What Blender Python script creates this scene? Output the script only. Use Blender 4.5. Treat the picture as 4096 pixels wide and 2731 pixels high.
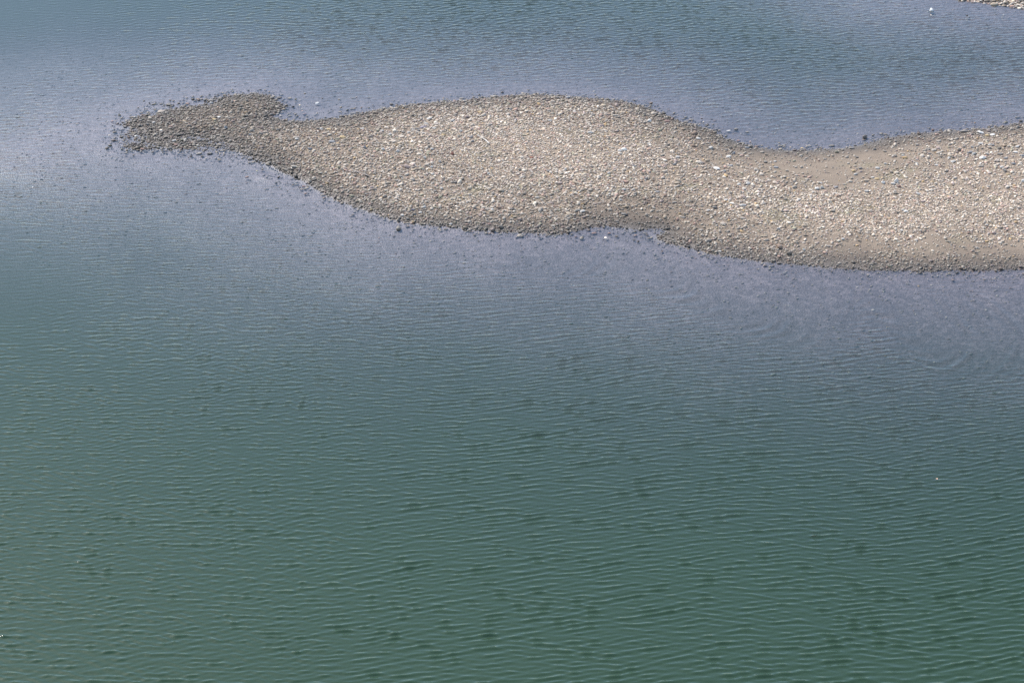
import bpy, math, random
import numpy as np

for o in list(bpy.data.objects):
    bpy.data.objects.remove(o, do_unlink=True)

# ------------------------------------------------------------------ camera, sky, sun, exposure
S = bpy.context.scene
COL = S.collection
R = math.radians
CAM_H, PITCH, TANV = 30.0, R(30.0), math.tan(R(9.0))      # height over the water, downward pitch, half vertical field
PW, PH = 4096.0, 2731.0

cd = bpy.data.cameras.new('camera')
cam = bpy.data.objects.new('camera', cd)
COL.objects.link(cam)
S.camera = cam
cam.location = (0, 0, CAM_H)
cam.rotation_euler = (R(90) - PITCH, 0, 0)
cd.sensor_fit = 'HORIZONTAL'
cd.sensor_width = 36.0
cd.lens = 18.0 / (TANV * PW / PH)
cd.clip_start, cd.clip_end = 0.5, 12000

SUN_EL, SUN_AZ = R(48.0), R(-42.0)                          # azimuth from +Y, positive towards +X
w = bpy.data.worlds.new('World')
S.world = w
w.use_nodes = True
nt = w.node_tree
sky = nt.nodes.new('ShaderNodeTexSky')
sky.sky_type = 'NISHITA'
sky.sun_disc = False
sky.sun_elevation = SUN_EL
sky.sun_rotation = SUN_AZ
sky.ozone_density = 2.0
sky.dust_density = 0.6
nt.nodes['Background'].inputs['Strength'].default_value = 0.15
nt.links.new(sky.outputs[0], nt.nodes['Background'].inputs['Color'])

sd_ = bpy.data.lights.new('sun', 'SUN')
sd_.energy = 3.5
sd_.angle = R(0.53)
sd_.color = (1.0, 0.95, 0.88)
sun = bpy.data.objects.new('sun', sd_)
COL.objects.link(sun)
sun.rotation_euler = (R(90) - SUN_EL, 0, math.pi - SUN_AZ)
S.view_settings.view_transform = 'Standard'
S.view_settings.look = 'None'
S.view_settings.exposure = 0.68
S.view_settings.gamma = 1.0
S.cycles.use_denoising = False

# ------------------------------------------------------------------ picture <-> ground plane
def to_world(px, py, z=0.0):
    """photograph pixel -> (x, y) on the water plane"""
    px, py = np.asarray(px, float), np.asarray(py, float)
    k = TANV / (PH / 2)
    cx, cy = (px - PW / 2) * k, (PH / 2 - py) * k
    fy, fz = math.cos(PITCH) + cy * math.sin(PITCH), -math.sin(PITCH) + cy * math.cos(PITCH)
    t = (CAM_H - z) / np.maximum(-fz, 1e-3)
    return cx * t, fy * t

def to_px(x, y, z=0.0):
    d = y * math.cos(PITCH) + (CAM_H - z) * math.sin(PITCH)
    up = y * math.sin(PITCH) - (CAM_H - z) * math.cos(PITCH)
    k = TANV / (PH / 2)
    d = np.maximum(d, 1.0)
    return PW / 2 + x / d / k, PH / 2 - up / d / k

def m_per_px(y):
    return (y * math.cos(PITCH) + CAM_H * math.sin(PITCH)) * TANV / (PH / 2)

rng = np.random.default_rng(7)
_tab = rng.random((256, 256)).astype(np.float32)

def vnoise(x, y, scale, seed=0):
    x, y = np.asarray(x) / scale + seed * 17.31, np.asarray(y) / scale + seed * 9.77
    xi, yi = np.floor(x).astype(int), np.floor(y).astype(int)
    fx, fy = x - xi, y - yi
    fx, fy = fx * fx * (3 - 2 * fx), fy * fy * (3 - 2 * fy)
    a, b = _tab[xi & 255, yi & 255], _tab[(xi + 1) & 255, yi & 255]
    c, d = _tab[xi & 255, (yi + 1) & 255], _tab[(xi + 1) & 255, (yi + 1) & 255]
    return ((a * (1 - fx) + b * fx) * (1 - fy) + (c * (1 - fx) + d * fx) * fy) * 2 - 1

def fbm(x, y, scale, seed=0, n=4):
    s, a, t = 0, 1.0, 0
    for i in range(n):
        s = s + a * vnoise(x, y, scale / 2 ** i, seed + i * 3)
        t += a
        a *= 0.55
    return s / t

def sstep(a, b, x):
    t = np.clip((np.asarray(x, float) - a) / (b - a), 0, 1)
    return t * t * (3 - 2 * t)

# ------------------------------------------------------------------ outline of the gravel bar and of the far bank
BAR = [(470,560),(488,525),(500,490),(545,465),(620,447),(690,427),(760,407),(850,390),(940,380),(1020,373),(1090,382),(1110,402),
 (1150,425),(1120,448),(1080,466),(1130,482),(1200,487),(1300,480),(1420,462),(1500,441),(1600,425),(1700,415),(1800,408),(1900,396),
 (2000,386),(2100,380),(2200,381),(2300,388),(2420,398),(2500,408),(2580,430),(2650,452),(2700,480),(2790,502),(2850,524),(2890,549),
 (2960,575),(3030,592),(3120,600),(3230,602),(3330,597),(3400,589),(3480,573),(3560,549),(3650,536),(3760,528),(3860,522),(3960,513),
 (4040,500),(4096,490),(4400,455),(4900,430),(5200,600),(5200,1000),(4900,1075),(4400,1078),(4096,1078),(3900,1082),(3700,1086),
 (3500,1082),(3350,1075),(3200,1058),(3060,1047),(2950,1033),(2850,1015),(2750,990),(2680,975),(2620,955),(2580,930),(2500,912),
 (2430,905),(2370,912),(2310,925),(2230,938),(2100,930),(2000,926),(1900,920),(1820,910),(1700,900),(1600,885),(1540,868),(1480,845),
 (1420,828),(1360,805),(1300,775),(1250,745),(1180,710),(1130,690),(1080,662),(1010,640),(950,622),(860,612),(780,610),(690,600),
 (600,598),(530,600),(490,585)]
BANK = [(3800,-12),(3860,1),(3950,11),(4020,20),(4096,34),(4300,60),(4800,110),(7000,170),(9000,-1500),(3000,-1500),(3300,-300)]

def poly_w(P):
    x, y = to_world([p[0] for p in P], [p[1] for p in P])
    return np.stack([x, y], 1)

def signed_dist(x, y, Q):
    d = np.full(x.shape, 1e9)
    ins = np.zeros(x.shape, bool)
    n = len(Q)
    for i in range(n):
        (ax, ay), (bx, by) = Q[i], Q[(i + 1) % n]
        ex, ey = bx - ax, by - ay
        t = np.clip(((x - ax) * ex + (y - ay) * ey) / (ex * ex + ey * ey + 1e-12), 0, 1)
        d = np.minimum(d, (x - ax - t * ex) ** 2 + (y - ay - t * ey) ** 2)
        if abs(ey) > 1e-9:
            ins ^= ((ay > y) != (by > y)) & (x < ex * (y - ay) / ey + ax)
    return np.where(ins, 1, -1) * np.sqrt(d)

BARW, BANKW = poly_w(BAR), poly_w(BANK)

def idw(u, v, pts, power=3.2, vs=2.1):
    num = np.zeros(u.shape)
    den = np.zeros(u.shape)
    for (a, b, c) in pts:
        wgt = 1.0 / (((u - a) / 100) ** 2 + ((v - b) * vs / 100) ** 2 + 0.35) ** (power / 2)
        num += wgt * c
        den += wgt
    return num / den

# depth of the river in metres, read from how far the bed shows through
DEPTH = [(0,0,.85),(600,0,1.0),(1200,50,1.05),(2000,50,1.1),(2600,100,.95),(3000,130,.85),(3300,250,.7),(3800,250,.55),(4096,170,.5),
 (3500,30,.3),(3700,20,.25),(3300,0,.4),(4096,70,.25),(3600,110,.5),(-600,0,.9),(-600,500,.35),(5000,250,.4),(1500,-400,1.4),(4500,-300,.5),
 (600,250,.5),(1200,200,.62),(1800,200,.7),(2300,250,.52),(2600,300,.42),(1500,330,.32),(800,330,.28),(300,300,.32),(2900,400,.45),
 (3300,420,.48),(3700,400,.45),(4000,400,.32),(100,400,.26),(0,450,.26),(200,560,.07),(50,630,.12),(350,530,.06),(120,600,.09),(-400,620,.2),
 (0,760,.45),(0,900,.95),(0,1100,1.4),(0,1400,1.9),(-800,1300,2.2),(500,700,.36),(800,760,.30),(500,900,.7),(900,850,.42),(700,1000,.9),
 (1200,850,.36),(1200,1000,.6),(1200,1150,1.0),(1600,950,.26),(1600,1080,.5),(1800,1200,.85),(2000,1000,.25),(2200,1100,.36),
 (2200,1250,.8),(2500,1000,.2),(2600,1100,.26),(2600,1250,.5),(2600,1420,1.0),(3000,1120,.2),(3000,1250,.36),(3000,1420,.8),
 (3400,1150,.2),(3400,1300,.36),(3500,1500,.85),(4000,1150,.2),(4000,1300,.4),(4000,1500,.85),(4096,1750,1.3),(5000,1300,.5),
 (500,1500,1.9),(1000,1500,1.7),(1800,1450,1.5),(2500,1550,1.4),(3200,1650,1.3),(0,1800,2.3),(1000,1800,2.2),(2000,1800,1.9),(3000,1900,1.8),
 (4096,2000,1.8),(0,2300,2.7),(1400,2300,2.7),(2800,2300,2.6),(4096,2400,2.5),(0,2731,3),(2000,2731,3),(4096,2731,3),(2000,3600,3)]

def ground_z(x, y):
    u, v = to_px(x, y)
    s1, s2 = signed_dist(x, y, BARW), signed_dist(x, y, BANKW)
    sd = np.maximum(s1, s2)
    n1 = fbm(x, y, 2.6, 1)
    n2 = fbm(x, y, 0.9, 5)
    D = np.clip(idw(np.clip(u, -1500, 6000), np.clip(v, -900, 4000), DEPTH), .04, 4)
    a = np.maximum(-sd, 0)
    zout = -D * (1 - np.exp(-(0.02 + 0.085 * a) / D)) + n2 * 0.012
    for (a0, b0, ra, rb) in ((1240, 436, 180, 34), (590, 430, 120, 30), (470, 545, 60, 60), (640, 612, 130, 14), (2800, 500, 120, 14), (1080, 690, 60, 26), (2560, 950, 90, 20)):
        q = np.exp(-((u - a0) / ra) ** 2 - ((v - b0) / rb) ** 2)
        zout = zout * (1 - q) + q * (-.035 + .075 * fbm(x + y * .4, y * 1.8, 1.3, 15, 3))
    b = np.maximum(sd, 0)
    zin = 0.012 + 0.32 * (1 - np.exp(-b / 2.4)) + n1 * 0.03 * sstep(0, 1.5, b) + n2 * 0.012
    tip = (1 - sstep(820, 1260, u)) * (s1 > s2)
    ztip = -0.028 + 0.15 * (1 - np.exp(-b / 2.0)) + 0.085 * fbm(x + y * .3, y * 1.7, 1.7, 11)
    zin = zin * (1 - tip) + ztip * tip
    # small wet inlet near the middle of the lower edge
    q = np.exp(-(((u - 2640) / 90) ** 2 + ((v - 925) / 22) ** 2))
    zin = zin - 0.16 * q * (0.6 + 0.6 * vnoise(x, y, .6, 4))
    zb = 3.0 * (1 - np.exp(-np.maximum(s2, 0) / 40))
    return np.where(sd > 0, zin, zout) + np.where(s2 > 0, zb, 0), sd

GX0, GX1, GY0, GY1, GS = -26.0, 28.0, 30.0, 92.0, 0.09
_gx, _gy = np.arange(GX0, GX1, GS), np.arange(GY0, GY1, GS)
_GXX, _GYY = np.meshgrid(_gx, _gy)
GZ, GSD = ground_z(_GXX, _GYY)
GU, GV = to_px(_GXX, _GYY, np.maximum(GZ, 0))

def sample(F, x, y):
    fx = np.clip((np.asarray(x, float) - GX0) / GS, 0, F.shape[1] - 1.001)
    fy = np.clip((np.asarray(y, float) - GY0) / GS, 0, F.shape[0] - 1.001)
    i, j = fx.astype(int), fy.astype(int)
    a, b = fx - i, fy - j
    return (F[j, i] * (1 - a) + F[j, i + 1] * a) * (1 - b) + (F[j + 1, i] * (1 - a) + F[j + 1, i + 1] * a) * b

def on_ground(px, py):
    """where the ray through a pixel of the photograph meets the bar or the water"""
    x, y = to_world(px, py)
    for _ in range(12):
        x, y = to_world(px, py, np.maximum(sample(GZ, x, y), 0))
    return x, y

# ------------------------------------------------------------------ helpers
def new_mesh(name, V, F, mat, smooth=True, col=None, attrs=None):
    """V (n,3), F (m,3 or 4) -> mesh"""
    me = bpy.data.meshes.new(name)
    V = np.ascontiguousarray(V, np.float32)
    F = np.ascontiguousarray(F, np.int32)
    k = F.shape[1]
    me.vertices.add(len(V))
    me.vertices.foreach_set('co', V.ravel())
    me.loops.add(F.size)
    me.loops.foreach_set('vertex_index', F.ravel())
    me.polygons.add(len(F))
    me.polygons.foreach_set('loop_start', np.arange(0, F.size, k, dtype=np.int32))
    me.polygons.foreach_set('use_smooth', np.full(len(F), smooth))
    if col is not None:
        a = me.attributes.new('col', 'FLOAT_COLOR', 'POINT')
        a.data.foreach_set('color', np.ascontiguousarray(col, np.float32).ravel())
    for nm, val in (attrs or {}).items():
        a = me.attributes.new(nm, 'FLOAT', 'POINT')
        a.data.foreach_set('value', np.ascontiguousarray(val, np.float32).ravel())
    me.materials.append(mat)
    me.update(calc_edges=True)
    return me

def put(name, me, label, cat, loc=(0, 0, 0), group=None, kind=None):
    o = bpy.data.objects.new(name, me)
    COL.objects.link(o)
    o.location = loc
    o['label'] = label
    o['category'] = cat
    if group:
        o['group'] = group
    if kind:
        o['kind'] = kind
    return o

def grid_faces(nx, ny):
    i = np.arange(nx * ny).reshape(ny, nx)
    return np.stack([i[:-1, :-1], i[:-1, 1:], i[1:, 1:], i[1:, :-1]], -1).reshape(-1, 4)

def axis(a, b, step, far):
    core = np.arange(a, b, step)
    out, s = [], step
    p = b
    while p < far:
        s *= 1.35
        p += s
        out.append(p)
    lo, s, p = [], step, a
    while p > -far:
        s *= 1.35
        p -= s
        lo.append(p)
    return np.concatenate([lo[::-1], core, out])

def ico(n):
    t = (1 + 5 ** .5) / 2
    V = [(-1,t,0),(1,t,0),(-1,-t,0),(1,-t,0),(0,-1,t),(0,1,t),(0,-1,-t),(0,1,-t),(t,0,-1),(t,0,1),(-t,0,-1),(-t,0,1)]
    F = [(0,11,5),(0,5,1),(0,1,7),(0,7,10),(0,10,11),(1,5,9),(5,11,4),(11,10,2),(10,7,6),(7,1,8),
         (3,9,4),(3,4,2),(3,2,6),(3,6,8),(3,8,9),(4,9,5),(2,4,11),(6,2,10),(8,6,7),(9,8,1)]
    V = [np.array(v) / np.linalg.norm(v) for v in V]
    for _ in range(n):
        c, G = {}, []
        def mid(a, b):
            k = (min(a, b), max(a, b))
            if k not in c:
                m = V[a] + V[b]
                V.append(m / np.linalg.norm(m))
                c[k] = len(V) - 1
            return c[k]
        for a, b, d in F:
            x, y, z = mid(a, b), mid(b, d), mid(d, a)
            G += [(a, x, z), (b, y, x), (d, z, y), (x, y, z)]
        F = G
    return np.array(V), np.array(F)

def rock(level, seed, cuts=7, lo=.62, hi=.95, bumps=.10):
    """unit rock: a sphere trimmed by random planes, then softened"""
    g = np.random.default_rng(seed)
    V, F = ico(level)
    r = np.ones(len(V))
    for _ in range(cuts):
        n = g.normal(size=3)
        n /= np.linalg.norm(n)
        d = V @ n
        o = g.uniform(lo, hi)
        r = np.where(d > o, np.minimum(r, o / np.maximum(d, 1e-3)), r)
    for _ in range(4):
        k = g.normal(size=3) * 2.2
        r = r * (1 + bumps * .5 * np.sin(V @ k + g.uniform(0, 6.28)))
    return V * r[:, None], F

# ------------------------------------------------------------------ materials
def mat_new(name):
    m = bpy.data.materials.new(name)
    m.use_nodes = True
    n = m.node_tree
    n.nodes.clear()
    out = n.nodes.new('ShaderNodeOutputMaterial')
    return m, n, out

def node(n, typ, **kw):
    x = n.nodes.new(typ)
    for k, v in kw.items():
        if hasattr(x, k):
            setattr(x, k, v)
        else:
            x.inputs[k].default_value = v
    return x

def math_n(n, op, a, b=None, clamp=False):
    x = n.nodes.new('ShaderNodeMath')
    x.operation = op
    x.use_clamp = clamp
    for i, q in enumerate((a, b)):
        if q is None:
            continue
        if isinstance(q, (int, float)):
            x.inputs[i].default_value = q
        else:
            n.links.new(q, x.inputs[i])
    return x.outputs[0]

def mul_col(n, c, f):
    x = n.nodes.new('ShaderNodeVectorMath')
    x.operation = 'SCALE'
    n.links.new(c, x.inputs[0])
    n.links.new(f, x.inputs['Scale'])
    return x.outputs[0]

def stone_material():
    m, n, out = mat_new('river_stone')
    p = node(n, 'ShaderNodeBsdfPrincipled')
    a = node(n, 'ShaderNodeAttribute', attribute_name='col')
    tc = node(n, 'ShaderNodeTexCoord')
    z1 = node(n, 'ShaderNodeTexNoise', Scale=22.0, Detail=4.0)
    n.links.new(tc.outputs['Object'], z1.inputs['Vector'])
    f = math_n(n, 'MULTIPLY_ADD', z1.outputs[0], 0.7)
    f.node.inputs[2].default_value = 0.65
    n.links.new(mul_col(n, a.outputs['Color'], f), p.inputs['Base Color'])
    rg = math_n(n, 'MULTIPLY_ADD', a.outputs['Alpha'], -0.5)
    rg.node.inputs[2].default_value = 0.88
    n.links.new(rg, p.inputs['Roughness'])
    n.links.new(p.outputs[0], out.inputs[0])
    return m

def ground_material():
    m, n, out = mat_new('river_gravel_and_sand')
    p = node(n, 'ShaderNodeBsdfPrincipled')
    a = node(n, 'ShaderNodeAttribute', attribute_name='col')
    peb = node(n, 'ShaderNodeAttribute', attribute_name='pebbly')
    tc = node(n, 'ShaderNodeTexCoord')
    vo = node(n, 'ShaderNodeTexVoronoi', Scale=9.0)
    vo2 = node(n, 'ShaderNodeTexVoronoi', Scale=21.0)
    no = node(n, 'ShaderNodeTexNoise', Scale=3.0, Detail=6.0)
    for q in (vo, vo2, no):
        n.links.new(tc.outputs['Object'], q.inputs['Vector'])
    s1, s2 = node(n, 'ShaderNodeSeparateColor'), node(n, 'ShaderNodeSeparateColor')
    n.links.new(vo.outputs['Color'], s1.inputs[0])
    n.links.new(vo2.outputs['Color'], s2.inputs[0])
    # pebble to pebble variation, a few pale ones
    c1 = math_n(n, 'POWER', s1.outputs[0], 2.2)
    c2 = math_n(n, 'POWER', s2.outputs[1], 2.0)
    v = math_n(n, 'ADD', math_n(n, 'MULTIPLY', c1, 1.1), math_n(n, 'MULTIPLY', c2, 0.9))
    v = math_n(n, 'ADD', v, 0.35)
    v = math_n(n, 'ADD', math_n(n, 'MULTIPLY', math_n(n, 'SUBTRACT', v, 1.0), peb.outputs['Fac']), 1.0)
    v = math_n(n, 'MULTIPLY', v, math_n(n, 'ADD', math_n(n, 'MULTIPLY', no.outputs[0], 0.5), 0.75))
    n.links.new(mul_col(n, a.outputs['Color'], v), p.inputs['Base Color'])
    rg = math_n(n, 'MULTIPLY_ADD', a.outputs['Alpha'], -0.45)
    rg.node.inputs[2].default_value = 0.92
    n.links.new(rg, p.inputs['Roughness'])
    b = node(n, 'ShaderNodeBump', Strength=0.5, Distance=0.02)
    n.links.new(vo2.outputs['Distance'], b.inputs['Height'])
    n.links.new(b.outputs[0], p.inputs['Normal'])
    n.links.new(p.outputs[0], out.inputs[0])
    return m

TURBID = (0.027, 0.056, 0.022)
def water_material():
    """clear film over a silty body: the deeper the water, the more of the light comes back from the silt and the less from the bed"""
    m, n, out = mat_new('river_water')
    d = node(n, 'ShaderNodeAttribute', attribute_name='depth')
    tc = node(n, 'ShaderNodeTexCoord')
    mp = node(n, 'ShaderNodeMapping')
    mp.inputs['Scale'].default_value = (0.55, 1.0, 1.0)
    n.links.new(tc.outputs['Object'], mp.inputs['Vector'])
    no = node(n, 'ShaderNodeTexNoise', Scale=13.0, Detail=3.0)
    n.links.new(mp.outputs[0], no.inputs['Vector'])
    ch = node(n, 'ShaderNodeAttribute', attribute_name='chop')
    bp = node(n, 'ShaderNodeBump', Strength=1.0, Distance=0.006)
    n.links.new(math_n(n, 'MULTIPLY', no.outputs[0], ch.outputs['Fac']), bp.inputs['Height'])
    tr = node(n, 'ShaderNodeBsdfTransparent')
    # absorption of the way down and back
    ab = node(n, 'ShaderNodeCombineColor')
    for i, k in enumerate((0.50, 0.32, 0.22)):
        n.links.new(math_n(n, 'EXPONENT', math_n(n, 'MULTIPLY', d.outputs['Fac'], -k)), ab.inputs[i])
    n.links.new(ab.outputs[0], tr.inputs[0])
    df = node(n, 'ShaderNodeBsdfDiffuse', Color=(*TURBID, 1))
    n.links.new(bp.outputs[0], df.inputs['Normal'])
    fac = math_n(n, 'SUBTRACT', 1.0, math_n(n, 'EXPONENT', math_n(n, 'MULTIPLY', math_n(n, 'POWER', d.outputs['Fac'], 1.5), -1.75)), True)
    m1 = node(n, 'ShaderNodeMixShader')
    n.links.new(fac, m1.inputs[0])
    n.links.new(tr.outputs[0], m1.inputs[1])
    n.links.new(df.outputs[0], m1.inputs[2])
    gl = node(n, 'ShaderNodeBsdfGlossy', Roughness=0.05)
    n.links.new(bp.outputs[0], gl.inputs['Normal'])
    fr = node(n, 'ShaderNodeFresnel', IOR=1.62)
    gm = node(n, 'ShaderNodeNewGeometry')                    # same reflectance from above and below: the film does not bend the light
    ior = math_n(n, 'MULTIPLY_ADD', gm.outputs['Backfacing'], 1 / 1.62 - 1.62)
    ior.node.inputs[2].default_value = 1.62
    n.links.new(ior, fr.inputs['IOR'])
    n.links.new(bp.outputs[0], fr.inputs['Normal'])
    m2 = node(n, 'ShaderNodeMixShader')
    n.links.new(fr.outputs[0], m2.inputs[0])
    n.links.new(m1.outputs[0], m2.inputs[1])
    n.links.new(gl.outputs[0], m2.inputs[2])
    n.links.new(m2.outputs[0], out.inputs[0])
    return m

M_STONE, M_GROUND, M_WATER = stone_material(), ground_material(), water_material()

def plain_material(name, c, rough=.8):
    m, n, out = mat_new(name)
    p = node(n, 'ShaderNodeBsdfPrincipled', Roughness=rough)
    tc = node(n, 'ShaderNodeTexCoord')
    z = node(n, 'ShaderNodeTexNoise', Scale=30.0, Detail=5.0)
    n.links.new(tc.outputs['Object'], z.inputs['Vector'])
    rp = node(n, 'ShaderNodeValToRGB')
    rp.color_ramp.elements[0].color = (*[q * .6 for q in c], 1)
    rp.color_ramp.elements[1].color = (*[min(1, q * 1.25) for q in c], 1)
    n.links.new(z.outputs[0], rp.inputs[0])
    n.links.new(rp.outputs[0], p.inputs['Base Color'])
    n.links.new(p.outputs[0], out.inputs[0])
    return m

# ------------------------------------------------------------------ fields over the bar: how sandy, how bleached, how wet
SANDY = [(2900,640,.75),(3050,630,.85),(3150,680,.9),(3350,640,.97),(3300,690,.9),(3500,640,.9),(3600,600,.8),(3700,570,.75),(2980,690,.75),
 (3200,620,.9),(3450,610,.95),(2800,620,.55),(2700,640,.35),(3800,640,.55),(4000,650,.6),(4090,640,.65),(3900,560,.55),(3950,610,.5),(2860,700,.5),
 (2640,740,.35),(3450,700,.7),(3600,680,.6),(3750,690,.45),(3200,740,.5),(3000,740,.4),(3450,1000,.75),(3700,1005,.8),(3900,1010,.8),
 (4096,1010,.85),(3200,960,.55),(3300,980,.65),(3100,930,.45),(2900,900,.4),(2570,870,.85),(2650,890,.6),(2720,880,.45),(2450,860,.25),(3550,1050,.25),
 (3800,1055,.3),(4060,1060,.4),(3100,1020,.1),(2800,960,.2),(3300,820,.03),(3700,830,.02),(4050,850,.02),(3000,820,.1),
 (2200,600,.05),(1900,550,.05),(1700,700,.15),(1500,600,.12),(1300,560,.25),(1200,530,.2),(1000,560,.12),(700,520,.1),(1600,800,.1),(2000,780,.12),
 (2300,700,.03),(2500,600,.05),(2400,450,.08),(2700,560,.15),(1800,450,.08),(2650,500,.05),(1350,700,.1),(2250,850,.1),(2500,780,.12),(3500,900,.02),
 (4000,930,.1),(1720,720,.35),(1850,830,.25),(2000,850,.2),(4100,10,.35)]
PALE = [(2100,560,1.05),(2300,620,1.05),(2000,640,.95),(1900,500,.95),(2400,700,1.0),(2500,600,.95),(1700,560,.9),(1500,640,.82),(1300,600,.7),
 (1100,580,.62),(900,540,.58),(600,540,.55),(700,460,.55),(1000,420,.55),(1300,700,.75),(1600,800,.82),(1900,800,.82),(2200,860,.75),(2400,870,.62),
 (2580,870,.5),(2500,900,.48),(2700,900,.6),(2700,700,.9),(3000,800,1.0),(3300,850,1.1),(3700,830,1.12),(4000,820,1.12),(3600,930,1.05),(4050,930,1.0),
 (3200,960,.85),(3500,1010,.72),(3900,1020,.72),(3600,1060,.75),(3000,1010,.8),(2850,960,.75),(3000,660,.8),(3300,650,.78),(3700,620,.85),
 (4000,600,.92),(2900,580,.65),(2700,500,.62),(2500,440,.72),(2200,410,.75),(1900,420,.75),(1600,450,.7),(1400,490,.6),(1800,890,.75),(2100,910,.7),
 (1500,820,.75),(1250,720,.65),(1050,640,.55),(3550,545,.72),(4050,520,.72),(3100,610,.7),(3900,700,1.05),(4100,10,.95)]
cu, cv = np.clip(GU, -1500, 6000), np.clip(GV, -900, 4000)
F_SAND = np.clip(idw(cu, cv, SANDY, 4.0) + 0.22 * fbm(_GXX, _GYY * 1.5, 1.6, 21) , 0, 1)
F_PALE = np.clip(idw(cu, cv, PALE, 4.0), .3, 1.2)

# ------------------------------------------------------------------ ground: bar, banks and river bed in one sheet
def build_ground():
    X, Y = axis(GX0 + .2, GX1 - .2, .10, 3200), axis(GY0 + .2, GY1 - .2, .10, 3200)
    x, y = np.meshgrid(X, Y)
    inside = (x > GX0) & (x < GX1 - GS) & (y > GY0) & (y < GY1 - GS)
    z = np.where(inside, sample(GZ, x, y), 0)
    sd = np.where(inside, sample(GSD, x, y), 0)
    zo, so = ground_z(x[~inside], y[~inside])
    z[~inside] = zo
    sd[~inside] = so
    pale = np.where(inside, sample(F_PALE, x, y), .8)
    sand = np.where(inside, sample(F_SAND, x, y), .4)
    n = fbm(x, y, 3.1, 31)
    dry = np.array([.26, .200, .145])
    damp = np.array([.125, .102, .082])
    bed = np.array([.122, .097, .092])
    moss = np.array([.20, .19, .10])
    # damp rim just above the waterline, dry above it
    k = sstep(.03, .16, z + .03 * n)[..., None]
    c = damp * (1 - k) + dry * k
    c = c * (0.45 + 0.55 * pale[..., None])
    mk = (sstep(.15, .6, fbm(x, y * 1.6, 1.3, 41)) * .45 * sstep(.1, .25, z))[..., None]
    c = c * (1 - mk) + moss * mk
    under = sstep(.01, -.03, z)[..., None] if False else (1 - sstep(-.03, .01, z))[..., None]
    bedc = bed * (1 + .28 * n[..., None])
    c = c * (1 - under) + bedc * under
    wet = 1 - sstep(0, .08, z)
    peb = np.maximum(1 - sand * 1.25, 0) * .9 * (z > 0) + (z <= 0) * .55
    col = np.concatenate([c, wet[..., None]], -1).reshape(-1, 4)
    V = np.stack([x, y, z], -1).reshape(-1, 3)
    me = new_mesh('ground', V, grid_faces(len(X), len(Y)), M_GROUND, True, col, {'pebbly': peb})
    put('ground', me, 'low gravel bar, sandy strips and stony river bed in one stretch', 'ground', kind='structure')
build_ground()

# ------------------------------------------------------------------ water
AMP = [(0,0,.10),(0,250,.16),(300,0,.16),(300,200,.26),(500,60,.35),(800,150,.6),(0,420,.4),(300,350,.5),(800,300,.7),(1300,150,.9),(2000,150,1.0),(2700,150,.95),
 (3400,200,1.0),(3900,250,1.1),(3500,40,.75),(3900,80,.9),(2900,430,.85),(3300,520,.7),(3700,460,.85),(2300,330,.8),(1500,370,.6),(1200,420,.35),
 (200,560,1.5),(80,620,1.6),(340,520,1.0),(120,560,1.3),(500,680,.55),(800,760,.6),(0,780,.9),(300,850,.8),(0,950,.6),(0,1100,.22),(0,1250,.25),(200,1150,.35),(150,1300,.5),
 (450,1150,.7),(500,1350,.85),(0,1450,.8),(300,1600,.95),(1000,1100,.8),(1000,1500,1.0),(1700,1300,.95),(2500,1500,1.0),(3400,1500,.95),(4000,1500,.9),
 (1300,850,.55),(1700,950,.45),(2200,1020,.5),(2700,1080,.5),(3200,1130,.5),(3700,1150,.5),(4096,1150,.5),(3400,1240,.75),(4000,1260,.7),(2700,1220,.8),
 (500,2200,1.05),(2000,2000,1.0),(3500,2000,1.0),(500,2700,1.1),(2000,2600,1.1),(3700,2600,1.15),(2000,3500,1)]

def waves(x, y, angles, lam, sig_lam, n, seed):
    """random short-crested wave field, unit variance; angles: list of (mean, spread, weight), degrees of the travel direction from +Y"""
    g = np.random.default_rng(seed)
    h = np.zeros(x.shape, np.float32)
    pw = np.array([a[2] for a in angles], float)
    pw /= pw.sum()
    for i in range(n):
        a = angles[g.choice(len(angles), p=pw)]
        th = R(g.normal(a[0], a[1]))
        L = lam * math.exp(g.normal(0, sig_lam))
        k = 2 * math.pi / L
        amp = (L / lam) ** .85
        h += (amp * np.cos((k * math.sin(th)) * x + (k * math.cos(th)) * y + g.uniform(0, 6.283))).astype(np.float32)
    return h / (h.std() + 1e-9)

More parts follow.
